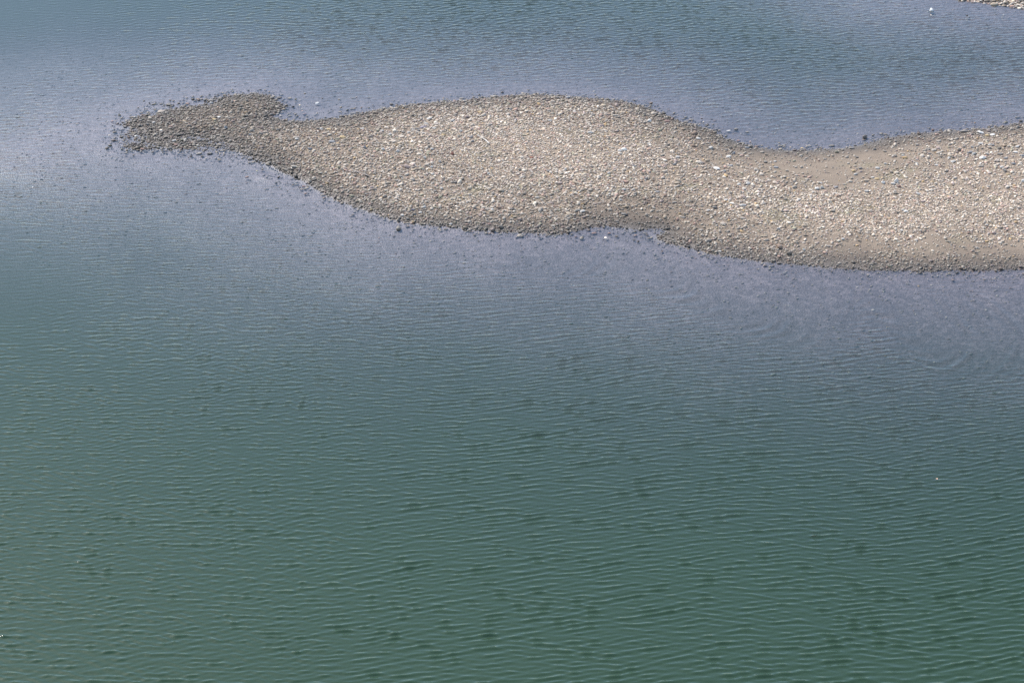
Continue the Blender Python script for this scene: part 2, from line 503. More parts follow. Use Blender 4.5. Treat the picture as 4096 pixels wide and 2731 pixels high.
def build_water():
    X = axis(-23.0, 23.5, .064, 3000)
    Y = axis(33.5, 86.0, .028, 3000)
    x, y = np.meshgrid(X.astype(np.float32), Y.astype(np.float32))
    core = (x > -23.4) & (x < 24) & (y > 33) & (y < 87)
    u, v = to_px(x, y)
    u, v = np.clip(u, -1500, 6000), np.clip(v, -900, 4000)
    # slow bends of the wave fronts
    wx = x + .5 * vnoise(x, y, 7.0, 51)
    wy = y + .35 * vnoise(x, y, 5.0, 52)
    hl = waves(wx, wy, [(2, 7, 1.0), (30, 6, .8), (-18, 8, .35)], .185, .26, 48, 1)
    hr = waves(wx, wy, [(-12, 5, 1.2), (4, 6, .6), (24, 8, .2)], .185, .24, 48, 2)
    ht = waves(wx, wy, [(-10, 20, 1.0), (12, 18, .6)], .20, .28, 60, 3)
    hs = waves(wx, wy, [(0, 45, 1.0)], .15, .25, 40, 4)
    # fronts that swing round into the shallows along the near shore of the bar
    lowx = [p for p in BAR if p[1] > 600 and p[0] > 940]
    lx, ly = to_world([p[0] for p in lowx], [p[1] for p in lowx])
    o = np.argsort(lx)
    lx, ly = lx[o], ly[o]
    ys = np.interp(X, lx, ly)
    ker = np.exp(-np.linspace(-2, 2, 61) ** 2)
    ys = np.convolve(np.pad(ys, 30, 'edge'), ker / ker.sum(), 'valid')
    s = ys[None, :] - y
    s0 = 1.0 + 1.8 * sstep(1700, 3900, u)
    q = s / s0
    gq = np.where(q < 1, .45 * q, .45 + .45 * (q - 1) - .75 * np.clip(q - 1, 0, 9) ** 2)
    hu = x - gq * s0 * .9 + .14 * vnoise(x, y, 1.6, 61) + .05 * vnoise(x, y, .6, 62)
    hc = np.zeros_like(x)
    gg = np.random.default_rng(5)
    for L in (.46, .38, .57, .42, .33, .7):
        hc += np.cos(2 * np.pi * hu / L + gg.uniform(0, 6.28) + 1.2 * vnoise(x, y, 2.2, int(L * 100)))
    hc /= hc.std()
    wc = sstep(1600, 2300, u) * sstep(.15, .8, q) * (1 - sstep(1.7, 2.6, q)) * (s > 0)
    wt = 1 - sstep(520, 760, v)
    wl = (1 - sstep(900, 2300, u + (v - 1600) * .35))
    h = ht * wt + (1 - wt) * (hl * wl + hr * (1 - wl))
    h = h / np.sqrt(np.maximum(wt ** 2 + (1 - wt) ** 2 * (wl ** 2 + (1 - wl) ** 2), .2))
    h = h * (1 - wc) + hc * wc * .95
    A = idw(u, v, AMP, 3.6)
    patch = 1 + .16 * fbm(x, y * 1.6, 6.0, 71)
    h = h * patch + hs * (.16 + .7 * np.clip(A - 1.1, 0, 1))
    h = h + .12 * (h * h - 1)                                # sharper crests than troughs
    inside = (x > GX0) & (x < GX1 - GS) & (y > GY0) & (y < GY1 - GS)
    gz = np.where(inside, sample(GZ, x, y), -1.5)
    zo, _ = ground_z(x[~inside].astype(float), y[~inside].astype(float))
    gz[~inside] = zo
    shore = sstep(0, .22, -gz) * .85 + .15
    z = .0060 * A * h * shore * core
    chop = (.25 + .55 * A) * (.5 + .5 * shore)
    V = np.stack([x, y, z], -1).reshape(-1, 3)
    me = new_mesh('water', V, grid_faces(len(X), len(Y)), M_WATER, True, None,
                  {'depth': np.clip(-gz, 0, 6), 'chop': chop})
    put('water', me, 'rippled green river, clear and lavender over the shallows', 'river', kind='structure')
build_water()

# ------------------------------------------------------------------ stones
PAL = {'d': ((.155, .135, .115), .45), 'k': ((.06, .054, .048), .75), 'g': ((.27, .26, .25), 0), 't': ((.36, .305, .245), 0),  # black 'k' carries wetness and also the stones' shade in its colour
       'p': ((.50, .465, .41), 0), 'w': ((.66, .62, .55), 0), 'r': ((.27, .175, .14), .25), 'o': ((.50, .37, .20), 0),
       'm': ((.29, .25, .26), 0), 'R': ((.36, .17, .12), 0)}
# centre x, centre y, width, height in the photograph, tone
STONES = """419,499,11,5,k 448,483,16,7,r 478,460,12,7,d 552,430,9,7,k 567,449,19,9,k 598,411,9,6,d 622,407,8,6,d 675,418,23,11,k 680,401,10,5,k 734,388,8,4,k
645,446,30,10,t 705,431,11,8,t 728,427,16,9,d 673,439,15,7,d 655,456,15,8,d 577,404,10,4,r 752,412,18,10,r 778,401,11,8,d 795,400,13,7,k 820,401,12,12,d
844,402,25,8,d 880,396,19,10,d 846,412,15,10,p 871,429,11,8,p 905,383,8,5,k 918,388,15,6,d 925,395,10,7,d 939,405,11,6,p 941,380,15,6,d 562,483,15,9,d
601,475,15,6,p 539,469,15,8,p 505,483,13,6,r 502,506,17,9,d 558,503,15,11,d 590,498,15,10,d 614,490,15,7,p 543,544,14,8,w 457,518,10,5,k 438,541,9,4,w
482,542,10,6,d 445,560,9,5,r 466,562,10,6,r 705,580,18,12,r 776,581,15,10,t 790,582,11,8,t 570,595,17,9,r 610,607,12,8,k 534,619,11,8,k 528,603,7,8,d
507,601,10,6,d 839,613,27,8,k 795,612,24,9,d 765,624,13,5,k 753,629,9,6,d 739,559,16,7,w 697,563,17,9,p 624,538,12,8,o 614,540,9,6,t 645,523,14,7,p
903,512,15,14,g 852,516,15,8,k 770,534,12,9,t 706,537,13,8,d 873,540,17,8,t 857,478,17,9,o 876,469,15,8,w 747,493,15,8,t 684,506,18,6,r 896,613,12,8,t
885,601,13,8,t 989,705,17,10,r 774,448,12,8,d 681,594,17,11,d 818,578,8,7,k
1019,374,23,10,k 1093,381,10,7,o 1126,376,16,7,d 1116,390,25,7,k 1088,390,20,7,d 1182,395,12,7,R 1159,390,22,8,d 1220,373,10,6,d 1358,398,11,7,r 1269,410,19,10,w
1427,388,9,4,p 1534,412,9,5,k 1289,393,9,5,d 1446,430,11,5,d 1390,438,13,10,k 1407,433,15,9,t 1417,433,11,7,d 1432,448,18,10,d 1409,453,27,6,g 1363,429,12,7,d
1359,446,17,6,d 1219,453,17,10,m 1210,442,9,6,p 1229,479,12,14,t 1088,458,18,8,k 1109,454,19,8,k 1123,462,13,7,p 1160,461,17,7,d 1200,420,13,7,p 1185,453,6,7,k
1299,480,19,7,k 1113,481,12,7,k 1081,493,15,8,t 1534,439,13,6,k 1111,521,16,11,d 1166,526,15,9,t 1315,518,20,6,o 1285,516,12,9,w 1012,523,11,8,w 1000,539,13,8,g
1015,573,15,11,t 1187,557,17,9,p 1372,549,24,9,o 1328,566,26,11,g 1240,596,17,12,g 1460,591,11,12,g 1533,597,18,11,p 1528,524,16,9,p 1450,515,17,7,p 1035,550,10,7,w
1113,708,10,8,k 1105,730,11,11,k 1028,683,9,5,p 1050,676,11,5,d 1004,652,8,6,k 1215,743,15,9,r 1228,748,16,8,t 1199,748,10,6,d 1468,703,14,10,k 1459,692,12,7,o
1414,709,11,9,t 1166,672,11,7,w 1237,666,10,7,p 1215,656,12,7,p 1174,654,14,8,t 1150,763,8,7,k 1220,754,13,7,d 1285,744,15,9,t 1343,761,19,7,t 1466,776,18,7,d
1267,742,11,8,d 1352,808,7,5,d 1532,858,9,10,p
1716,475,23,11,p 1810,484,15,11,p 1705,495,18,8,p 1693,510,28,7,m 1671,515,15,7,g 1675,522,13,8,g 1634,530,13,8,p 1613,529,17,6,d 1695,533,15,7,p 1562,538,14,8,p
1528,544,14,7,t 1736,513,17,6,p 1844,525,14,11,p 1775,540,18,7,o 1884,549,15,10,g 1890,565,12,9,g 1894,523,10,8,g 1713,573,14,10,t 1716,586,14,12,t 1727,596,16,9,p
1742,590,12,7,p 1648,567,13,7,w 1591,605,18,12,p 1809,615,13,14,R 1699,631,11,13,w 1759,647,12,12,p 1726,668,13,9,w 1731,697,12,11,w 1695,679,15,7,d 1588,722,18,7,d
1546,734,15,8,d 1955,695,12,11,w 2047,688,9,6,d 2048,695,11,6,r 1987,647,11,6,d 1820,729,17,9,k 1921,610,10,7,d 1954,534,14,7,m 2025,437,15,8,t 2042,439,13,8,g
2059,428,15,7,t 2092,371,17,9,t 2104,372,9,8,d 2010,368,12,8,k 1978,377,7,6,k 1917,379,12,5,k 1894,388,14,9,d 1848,392,21,10,d 1847,404,23,10,t 1818,402,13,7,r
1751,407,11,5,d 1643,404,8,4,k 1638,420,15,7,d 1570,435,15,7,t 1608,421,9,5,k 1957,465,16,8,g 1921,450,17,9,o 1981,432,14,8,t 2061,479,15,7,m 2005,488,14,7,w
1916,512,13,7,r 2079,678,15,11,t
2177,397,15,10,d 2150,373,10,7,d 2231,392,13,9,d 2270,390,23,10,g 2251,383,9,6,k 2442,428,18,10,t 2391,427,14,7,w 2599,484,16,14,w 2362,530,23,11,p 2496,598,26,14,w
2478,603,17,9,w 2405,597,14,8,r 2537,665,16,10,g 2367,666,19,10,t 2436,693,15,12,p 2262,678,10,12,w 2195,685,14,10,g 2126,630,17,6,R 2153,523,13,7,d 2200,483,15,9,p
2222,476,14,7,w 2336,452,13,7,w 2298,447,15,7,p 2233,460,18,6,d 2371,461,20,6,d 2570,423,14,9,t 2599,426,11,8,r 2586,715,11,10,g 2416,498,15,6,g 2595,576,17,6,p
2610,636,15,9,t 2438,398,9,7,k
2737,443,8,6,k 2744,466,17,10,d 2766,477,21,11,d 2814,486,9,9,p 2807,474,9,5,k 2746,486,19,9,d 2831,499,13,6,k 2836,506,13,8,g 2784,501,17,10,t 2668,485,24,8,r
2867,516,12,12,g 2878,521,13,11,t 2915,521,19,7,p 2945,514,17,13,d 2989,526,18,9,k 2889,539,11,9,p 2872,546,16,12,t 2932,562,20,9,d 2954,560,17,8,r 2971,571,19,9,d
2845,593,20,15,p 2934,613,16,11,g 2914,626,22,9,p 2923,637,12,8,d 2963,617,26,8,t 2867,675,28,9,w 2898,684,15,10,p 2711,629,17,10,p 2697,659,14,11,g 2793,554,19,7,p
3048,609,18,9,t 3061,648,18,10,d 3104,669,19,9,g 3046,698,23,9,t 3101,646,15,7,p 3025,586,14,9,r 2987,590,22,10,g 3003,567,12,5,o 2992,733,22,11,p 2956,738,17,10,p
3010,738,16,6,w 2993,710,12,8,p 2630,737,14,7,d 2630,767,18,7,g 3117,571,10,7,d 3137,584,12,9,t 2923,662,16,7,g 2905,599,15,7,d
3162,587,10,7,t 3210,590,15,7,o 3237,580,10,7,t 3327,581,25,7,k 3394,555,9,5,t 3462,558,6,6,k 3492,539,14,6,d 3499,597,13,9,d 3465,603,10,9,g 3579,623,19,12,t
3371,600,13,8,t 3409,593,21,8,d 3427,629,14,8,d 3148,683,13,8,t 3101,688,12,8,t 3229,718,14,7,g 3443,673,19,9,d 3414,684,15,10,o 3423,697,17,10,p 3510,672,18,9,p
3540,655,15,8,p 3490,709,15,7,p 3508,715,18,7,o 3585,726,18,19,w 3572,735,18,10,p 3532,730,18,12,w 3597,746,15,11,r 3466,765,18,11,p 3287,751,15,12,p 3267,754,17,12,w
3345,748,18,9,g 3142,796,15,11,t 3195,798,18,9,p 3331,843,18,11,t 3624,845,19,9,w 3179,727,17,7,d 3461,738,11,8,p 3282,731,15,7,p
3922,530,26,12,w 4068,467,16,6,k 3899,490,10,8,r 3731,518,11,10,r 3763,520,13,5,d 3857,527,30,8,d 3892,530,12,8,d 3980,503,11,7,d 3980,523,23,9,d 4068,501,12,10,k
3953,519,19,7,d 3949,542,17,8,o 3971,539,21,8,w 3754,565,21,8,t 3777,558,11,8,d 3799,577,17,10,t 3815,577,11,6,d 3835,600,16,17,t 3841,593,12,8,w 3828,609,16,6,g
3879,609,23,12,g 3895,615,18,12,p 3888,589,14,10,p 3903,589,13,10,t 3922,575,23,7,p 3958,579,17,8,p 3971,581,14,8,g 4069,587,18,10,p 4062,609,20,7,w 4000,616,23,9,d
4089,624,18,13,g 4022,632,17,8,g 3931,631,27,14,w 3812,646,21,11,p 3797,632,15,8,p 3745,660,16,7,p 3667,655,12,10,p 3712,652,15,8,t 3612,622,15,7,p 3924,664,25,11,t
4007,670,18,11,p 4020,684,16,10,d 4033,699,16,9,o 4053,654,21,9,g 3987,641,12,9,p 3940,692,12,8,p 3810,733,14,7,w 3786,711,11,8,p 3714,708,15,8,t 4091,724,14,14,w
3672,775,20,7,p 3703,764,11,6,d 3708,597,27,8,t 3719,615,16,7,d 3826,841,14,9,d 3759,818,8,6,k 3996,595,17,5,d
3113,916,15,11,g 3130,846,13,9,d 3204,870,15,6,p 3215,1000,12,12,p 3313,985,15,7,d 3553,978,9,7,k 3327,1084,10,5,k 3064,1060,11,8,k 3117,1052,19,6,k 3093,992,10,7,k
3503,872,11,8,t 3372,956,15,9,p 3385,842,11,7,p 3548,878,10,6,k 3904,1011,12,8,d 3823,1036,8,6,k 3916,1084,15,6,k 3827,1090,15,5,k 3680,1090,15,5,k 3983,1081,14,6,r
4059,1076,14,7,k 3795,967,14,5,d 3946,900,13,8,p 3771,873,10,7,d 3904,863,15,6,p 4076,831,15,7,d 3606,922,14,8,p
2088,943,14,11,k 2496,758,18,11,p 2499,859,29,8,k 2479,740,10,6,k 2482,799,15,8,p 2588,812,12,8,k 2329,845,23,8,p 2269,842,18,9,t 2309,765,14,8,d 2438,776,14,8,p
2242,830,12,7,o 2470,886,14,9,d 2378,930,24,6,r 2436,930,15,9,r 2423,950,13,7,p 2443,942,8,5,k 2467,943,12,7,d 2539,960,8,6,k 2554,963,11,6,k 2541,939,15,9,r
2630,1023,11,5,k 2583,975,6,4,k 2269,938,7,5,d 2566,837,16,6,o 2860,830,21,10,k 2784,823,11,8,k 2735,869,18,8,d 2804,920,19,10,t 2903,799,20,9,p 2833,841,15,8,p
2970,822,28,6,p 2793,1000,11,9,k 2791,989,11,7,k 2755,986,12,9,k 2715,968,12,7,d 2893,1027,11,8,r 3034,1026,14,7,d 2880,1004,15,7,p 2750,855,12,7,w 2644,948,12,8,d
2675,983,7,5,k 1594,881,12,13,d 1565,879,17,6,d 1652,839,12,9,m 1696,829,15,10,p 1742,766,15,9,k 1692,741,12,8,k 1768,755,12,10,p 2048,837,13,10,d 1969,839,15,10,p
1929,758,12,8,r 1958,896,17,8,r 1804,896,15,9,p 2054,928,16,7,d 1882,921,11,7,k 1681,850,15,8,p 1609,860,16,8,p 1719,897,9,12,t 3868,62,11,4,k 3724,60,7,3,w
4017,19,11,5,d 4053,8,14,5,w 3922,5,11,4,w"""
STN = []
for tok in STONES.split():
    a = tok.split(',')
    STN.append((float(a[0]), float(a[1]), float(a[2]), float(a[3]), a[4]))
assert len({(s[0], s[1]) for s in STN}) == len(STN)

# stones one can name at sight: exact label + how others refer to them
LAND = {
 (1809,615): ('rust red upright boulder alone on the bleached middle of the gravel bar', 'the rust red boulder'),
 (2496,598): ('largest cream oval boulder on the bleached gravel crest', 'the big cream oval boulder'),
 (2362,530): ('wide grey-white oval boulder alone on fine gravel near the far crest', 'the lone grey-white oval boulder'),
 (2599,484): ('round creamy white boulder just inside the far shoreline', 'the round white boulder'),
 (3585,726): ('tall rounded cream boulder standing upright at the edge of the sand strip', 'the tall cream boulder'),
 (3922,530): ('big bright white oval boulder close to the far waterline', 'the bright white waterline boulder'),
 (3835,600): ('tan egg-shaped boulder leaning upright among pale stones', 'the leaning tan boulder'),
 (3624,845): ('flat bright white stone alone on the bleached fine gravel', 'the flat white stone'),
 (2845,593): ('pale flat-topped block with a dark shaded face on the sand', 'the pale flat-topped block'),
 (2867,675): ('long whitish loaf-shaped stone lying on bare sand', 'the white loaf-shaped stone'),
 (2499,859): ('longest black slab lying on the damp mud inlet', 'the black slab'),
 (2860,830): ('black blocky lump on pale gravel below the sand', 'the black blocky lump'),
 (3113,916): ('dark grey rounded stone at the lower edge of the bleached gravel', 'the dark grey rounded stone'),
 (2088,943): ('wet black pointed stone standing in the water off the near shore', 'the wet black pointed stone'),
 (1594,881): ('dark brown wet stone standing at the near waterline', 'the dark brown waterline stone'),
 (989,705): ('lone reddish stone in open shallow water before the tip of the bar', 'the lone reddish stone'),
 (1105,730): ('wet black round stone in open water, lower of two', 'the wet black round stone'),
 (1215,743): ('pinkish rounded stone of a small cluster standing in the near shallows', 'the pinkish cluster stone'),
 (1315,518): ('flat ochre orange stone on the damp gravel', 'the ochre orange stone'),
 (1328,566): ('long grey loaf-shaped boulder with a shaded front on damp gravel', 'the long grey boulder'),
 (1269,410): ('white-topped angular stone alone in the far pool', 'the white-topped angular stone'),
 (1229,479): ('upright tan stone at the edge of the far pool', 'the upright tan stone'),
 (1240,596): ('blocky grey-brown stone rising from the dark gravel', 'the blocky grey-brown stone'),
 (1716,475): ('pale oblong boulder on the gravel slope behind a long mauve slab', 'the pale oblong boulder'),
 (1693,510): ('long flat mauve-grey slab half buried in gravel', 'the long mauve slab'),
 (1591,605): ('blocky pinkish white boulder on the mid gravel', 'the pinkish white block'),
 (1699,631): ('cream oval stone tilted on edge on the mid gravel', 'the tilted cream stone'),
 (2126,630): ('flat rust red stone on the bleached gravel', 'the flat rust red stone'),
 (2989,526): ('black block with a white top standing out in the far water', 'the black block'),
 (2945,514): ('mossy brown stone in the far water behind the sand strip', 'the mossy brown stone'),
 (2270,390): ('dark grey slate slab at the far waterline', 'the grey slate slab'),
 (2092,371): ('larger tan stone of a touching pair in the far water', 'the tan paired stone'),
 (903,512): ('bluish grey slab tilted on edge in the dark tip gravel', 'the tilted grey slab'),
 (839,613): ('long black log-shaped stone at the near edge of the tip', 'the long black stone'),
 (675,418): ('large black arched stone in water behind the tip', 'the black arched stone'),
 (543,544): ('bright white rounded stone near the end of the tip', 'the white tip stone'),
 (705,580): ('reddish brown domed boulder near the near edge of the tip', 'the reddish domed boulder'),
 (419,499): ('black stone farthest out in open water off the tip', 'the outermost black stone'),
 (3579,623): ('large tan domed stone alone on the bare sand', 'the tan sand boulder'),
 (3327,581): ('black ragged cluster stone at the edge of the sand in water', 'the ragged black stone'),
 (3931,631): ('broad whitish slab beside the leaning stones', 'the broad whitish slab'),
 (4091,724): ('white block cut by the frame edge on fine gravel', 'the white edge block'),
 (3215,1000): ('pale upright pebble on the sand band by the near shore', 'the pale band pebble'),
 (3064,1060): ('black notched stone in the near water off the gravel edge', 'the black notched stone'),
 (2242,830): ('small ochre pebble on grey gravel near the near shore', 'the small ochre pebble'),
 (2630,1023): ('small mossy black stone alone in the near shallows', 'the mossy black stone'),
 (4068,467): ('flat black stone alone in the far water', 'the lone flat black stone'),
}
ADJ = {'d': 'dark', 'k': 'black', 'g': 'grey', 't': 'tan', 'p': 'pale', 'w': 'whitish', 'r': 'reddish brown', 'o': 'yellowish', 'm': 'mauve grey', 'R': 'rust red'}
STN.sort(key=lambda s: -s[2] * s[3] - (1e6 if (s[0], s[1]) in LAND else 0))
MAIN, REST = STN[:300], STN[300:]
lmk = []
for k, (lab, ref) in LAND.items():
    if lab:
        x, y = on_ground(*k)
        lmk.append((float(x), float(y), ref, k))
used = {lab for lab, _ in LAND.values()}
DIST = [(.35, 'close'), (.75, 'half a metre'), (1.25, 'one metre'), (1.75, 'one and a half metres'), (2.5, 'two metres'), (3.5, 'three metres'),
        (4.5, 'four metres'), (5.5, 'five metres'), (7, 'six metres')]

def auto_label(px, py, wpx, hpx, tone):
    x, y = map(float, on_ground(px, py))
    z = float(sample(GZ, x, y))
    shp = 'long' if wpx > 2.8 * hpx else 'flat' if wpx > 2.0 * hpx else 'upright' if wpx < 1.15 * hpx else 'blocky' if (int(px) % 3 == 0) else 'rounded'
    big = 'large' if wpx * hpx > 190 else 'small' if wpx * hpx < 75 else ''
    where = 'in water' if z < -.035 else ''
    for l in sorted(lmk, key=lambda l: (l[0] - x) ** 2 + (l[1] - y) ** 2)[:6]:
        dx, dy = x - l[0], y - l[1]
        dd = math.hypot(dx, dy)
        dist = next((t for q, t in DIST if dd < q), 'several metres')
        an = math.degrees(math.atan2(dy, dx)) % 360
        dr = ['right of', 'behind and right of', 'behind', 'behind and left of', 'left of', 'in front and left of', 'in front of', 'in front and right of'][int((an + 22.5) // 45) % 8]
        for extra in (where, where + ' ' + shp if where else ''):
            lab = ' '.join(' '.join([big, ADJ[tone], shp, 'stone', where, dist, dr, l[2]]).split())
            if lab not in used and len(lab.split()) <= 16:
                used.add(lab)
                return lab
    return lab

def stone_dims(px, py, wpx, hpx):
    x, y = map(float, on_ground(px, py + hpx * .25))
    mp = m_per_px(y)
    dep = math.atan2(CAM_H, y)
    a = wpx * mp * .54
    H = hpx * mp * .52
    b = a * .72
    b = min(b, H / math.sin(dep) * .93)
    c2 = H * H - (b * math.sin(dep)) ** 2
    c = math.sqrt(max(c2, 0)) / math.cos(dep)
    c = min(max(c, .34 * a), 1.15 * a)
    return x, y, a, b, c

VAR = [rock(3, 100 + i, cuts=5 + (i % 5) * 2, lo=.60 + .05 * (i % 4), hi=.97, bumps=.10) for i in range(16)]

def named_stone(s, i):
    px, py, wpx, hpx, tone = s
    x, y, a, b, c = stone_dims(px, py, wpx, hpx)
    g = np.random.default_rng(1000 + i)
    V, F = VAR[i % 16]
    th = g.normal(0, .22)
    q = g.uniform(0, 6.283)
    Q = V @ np.array([[math.cos(q), -math.sin(q), 0], [math.sin(q), math.cos(q), 0], [0, 0, 1]])
    Q = Q / np.abs(Q).max(0) * np.array([a, b, c])
    rot = np.array([[math.cos(th), -math.sin(th), 0], [math.sin(th), math.cos(th), 0], [0, 0, 1]])
    tilt = g.normal(0, .12)
    rt = np.array([[math.cos(tilt), 0, -math.sin(tilt)], [0, 1, 0], [math.sin(tilt), 0, math.cos(tilt)]])
    Q = Q @ rt.T @ rot.T
    Q[:, 2] += c * .62
    c0, wet = PAL[tone]
    c0 = np.array(c0) * g.uniform(.88, 1.12)
    col = np.tile(np.append(c0, wet), (len(Q), 1))
    if tone in 'kd':                                         # dark and black stones fade to a paler tone towards the top
        k = sstep(.45, .95, Q[:, 2] / (c * 1.62))[:, None] * (.5 if tone == 'k' else .6)
        col = col * (1 - k) + np.array([.30, .27, .235, .1]) * k
    z = float(sample(GZ, x, y))
    z = max(z, -.02 - c * .5)
    me = new_mesh('river_stone', Q, F, M_STONE, True, col)
    key = (px, py)
    lab = LAND[key][0] if key in LAND else auto_label(*s)
    nm = 'boulder' if wpx * hpx > 190 else 'river_stone'
    put(nm, me, lab, 'boulder' if nm == 'boulder' else 'stone', (x, y, z), 'larger stones scattered over and around the gravel bar')
    return x, y, a, b

KEEP = [named_stone(s, i) for i, s in enumerate(MAIN)]

# ---- the countless gravel: low stones in one mesh per stretch
SMALL = [rock(1, 500 + i, cuts=4 + i % 4, lo=.60, hi=.95, bumps=.12) for i in range(12)]
TINY = [rock(0, 600 + i, cuts=2, lo=.7, hi=.95, bumps=.14) for i in range(12)]
GPAL = np.array([(.36,.34,.32),(.42,.375,.32),(.40,.385,.37),(.54,.51,.47),(.62,.59,.55),(.35,.30,.30),(.30,.235,.20),(.17,.16,.15),(.46,.35,.21),(.33,.33,.27),(.42,.31,.28),(.48,.44,.39)])
GPW = np.array([.17,.15,.16,.12,.07,.08,.05,.05,.012,.04,.04,.058])
GPW = GPW / GPW.sum()
GPAL = GPAL * np.array([1.30, 1.16, .98])

def scatter_mesh(name, x, y, z, size, flat, bank, seed, colmul, wet, label, embed=.62):
    g = np.random.default_rng(seed)
    n = len(x)
    nv, F = len(bank[0][0]), bank[0][1]
    B = np.stack([b[0] / np.abs(b[0]).max(0) for b in bank])[g.integers(0, len(bank), n)]       # n, nv, 3
    a = size * .5 * g.uniform(1.0, 1.45, n)
    b = size * .5 * g.uniform(.68, 1.0, n)
    c = size * .5 * flat * g.uniform(.75, 1.3, n)
    B = B * np.stack([a, b, c], 1)[:, None, :]
    t1, t2 = g.normal(0, .22, n), g.normal(0, .22, n)
    th = g.normal(0, .85, n)
    bx, by, bz = B[..., 0], B[..., 1], B[..., 2]
    bx, bz = bx * np.cos(t1)[:, None] - bz * np.sin(t1)[:, None], bx * np.sin(t1)[:, None] + bz * np.cos(t1)[:, None]
    by, bz = by * np.cos(t2)[:, None] - bz * np.sin(t2)[:, None], by * np.sin(t2)[:, None] + bz * np.cos(t2)[:, None]
    bx, by = bx * np.cos(th)[:, None] - by * np.sin(th)[:, None], bx * np.sin(th)[:, None] + by * np.cos(th)[:, None]
    V = np.stack([bx + x[:, None], by + y[:, None], bz + (z + c * embed)[:, None]], -1).reshape(-1, 3)
    FF = (F[None] + (np.arange(n) * nv)[:, None, None]).reshape(-1, 3)
    col = GPAL[g.choice(len(GPAL), n, p=GPW)] * g.uniform(.82, 1.18, n)[:, None] * colmul[:, None]
    col = np.concatenate([col, wet[:, None]], 1)
    col = np.repeat(col, nv, 0)
    me = new_mesh(name, V, FF, M_STONE, True, col)
    put(name, me, label, 'gravel', kind='stuff')

def candidates(n, g, x0=-21, x1=22, y0=52, y1=73):
    return g.uniform(x0, x1, n), g.uniform(y0, y1, n)

def clear_of_named(x, y):
    ok = np.ones(len(x), bool)
    for (sx, sy, a, b) in KEEP:
        ok &= ((x - sx) / (a * 1.0)) ** 2 + ((y - sy) / (b * 1.0 + .02)) ** 2 > 1
    return ok

def gravel_layer(name, n, size_fn, bank, seed, label, dens_pow, flat=.55, water_reach=.06):
    g = np.random.default_rng(seed)
    x, y = candidates(n, g)
    z, sd = sample(GZ, x, y), sample(GSD, x, y)
    u, v = to_px(x, y, np.maximum(z, 0))
    sand, pale = sample(F_SAND, x, y), sample(F_PALE, x, y)
    dens = (1 - sand) ** dens_pow
    dens *= sstep(-.060, .005, z)                              # thins out where water covers the stones
    dens = np.where((sd < 0) & (z > -water_reach), np.maximum(np.exp(sd / .22) * .55, .75 * sstep(-.045, .01, z)), dens)
    dens *= (sd > -3)
    keep = (g.random(n) < dens) & (u > -60) & (u < 4220)
    x, y, z, sd, sand, pale, u, v = (q[keep] for q in (x, y, z, sd, sand, pale, u, v))
    ok = clear_of_named(x, y)
    x, y, z, sd, sand, pale, u, v = (q[ok] for q in (x, y, z, sd, sand, pale, u, v))
    size = size_fn(g, len(x), u, v, sand)
    wet = 1 - sstep(.0, .15, z)
    mul = (.12 + .90 * pale) * (1 - .50 * wet)
    z = np.maximum(z, -.03)
    scatter_mesh(name, x, y, z, size, flat, bank, seed + 1, mul, wet * .6, label)
    return len(x)

def size_mid(g, n, u, v, sand):
    base = .067 * (1 - .32 * np.exp(-(((u - 2150) / 420) ** 2 + ((v - 590) / 90) ** 2)) - .34 * np.exp(-(((u - 3800) / 650) ** 2 + ((v - 850) / 90) ** 2)))
    base = base * (1 - .18 * sstep(2300, 3200, u) * sstep(950, 1000, v))
    return base * np.exp(g.normal(0, .30, n))

def size_fine(g, n, u, v, sand):
    return .040 * np.exp(g.normal(0, .28, n))

n1 = gravel_layer('gravel', 140000, size_mid, SMALL, 11, 'grey and beige river cobbles covering the gravel bar', 1.15)
n2 = gravel_layer('fine_gravel', 150000, size_fine, TINY, 12, 'fine pale pebbles filling the gaps between the cobbles', .55, .5)

# stones that were measured in the photograph but are not among the 300 largest
rx, ry, ra, rt = [], [], [], []
for s in REST:
    x, y, a, b, c = stone_dims(*s[:4])
    rx.append(x); ry.append(y); ra.append(a * 1.7); rt.append(np.mean(PAL[s[4]][0]) / .36)
rx, ry, ra, rt = map(np.array, (rx, ry, ra, rt))
scatter_mesh('loose_pebbles', rx, ry, np.maximum(sample(GZ, rx, ry), -.02), ra, .6, SMALL, 77, rt, np.clip(.8 - rt, 0, .6), 'small loose stones strewn along the waterline and over the bar')

# submerged cobbles in the shallows
g = np.random.default_rng(91)
x, y = candidates(60000, g, -22, 22, 44, 82)
z = sample(GZ, x, y)
k = (z < -.035) & (z > -.5) & (g.random(len(x)) < .55 * np.exp(z / .25))
x, y, z = x[k], y[k], z[k]
sz = np.minimum(.055 * np.exp(g.normal(0, .35, len(x))), .1)
sz = np.minimum(sz, -z * 1.5)
scatter_mesh('submerged_gravel', x, y, z, sz, .5, TINY, 92, np.full(len(x), .42) * np.exp(g.normal(0, .15, len(x))), np.full(len(x), .1), 'cobbles lying under clear shallow water around the bar', .2)

# far bank at the top right corner
g = np.random.default_rng(95)
x, y = g.uniform(14, 26, 26000), g.uniform(77, 90, 26000)
z, sd = sample(GZ, x, y), sample(GSD, x, y)
k = (sd > -.15) & (g.random(len(x)) < .8)
x, y, z = x[k], y[k], z[k]
scatter_mesh('bank_gravel', x, y, z, .095 * np.exp(g.normal(0, .33, len(x))), .62, SMALL, 96, np.full(len(x), 1.0), np.zeros(len(x)), 'pinkish beige cobbles on the far bank in the corner')

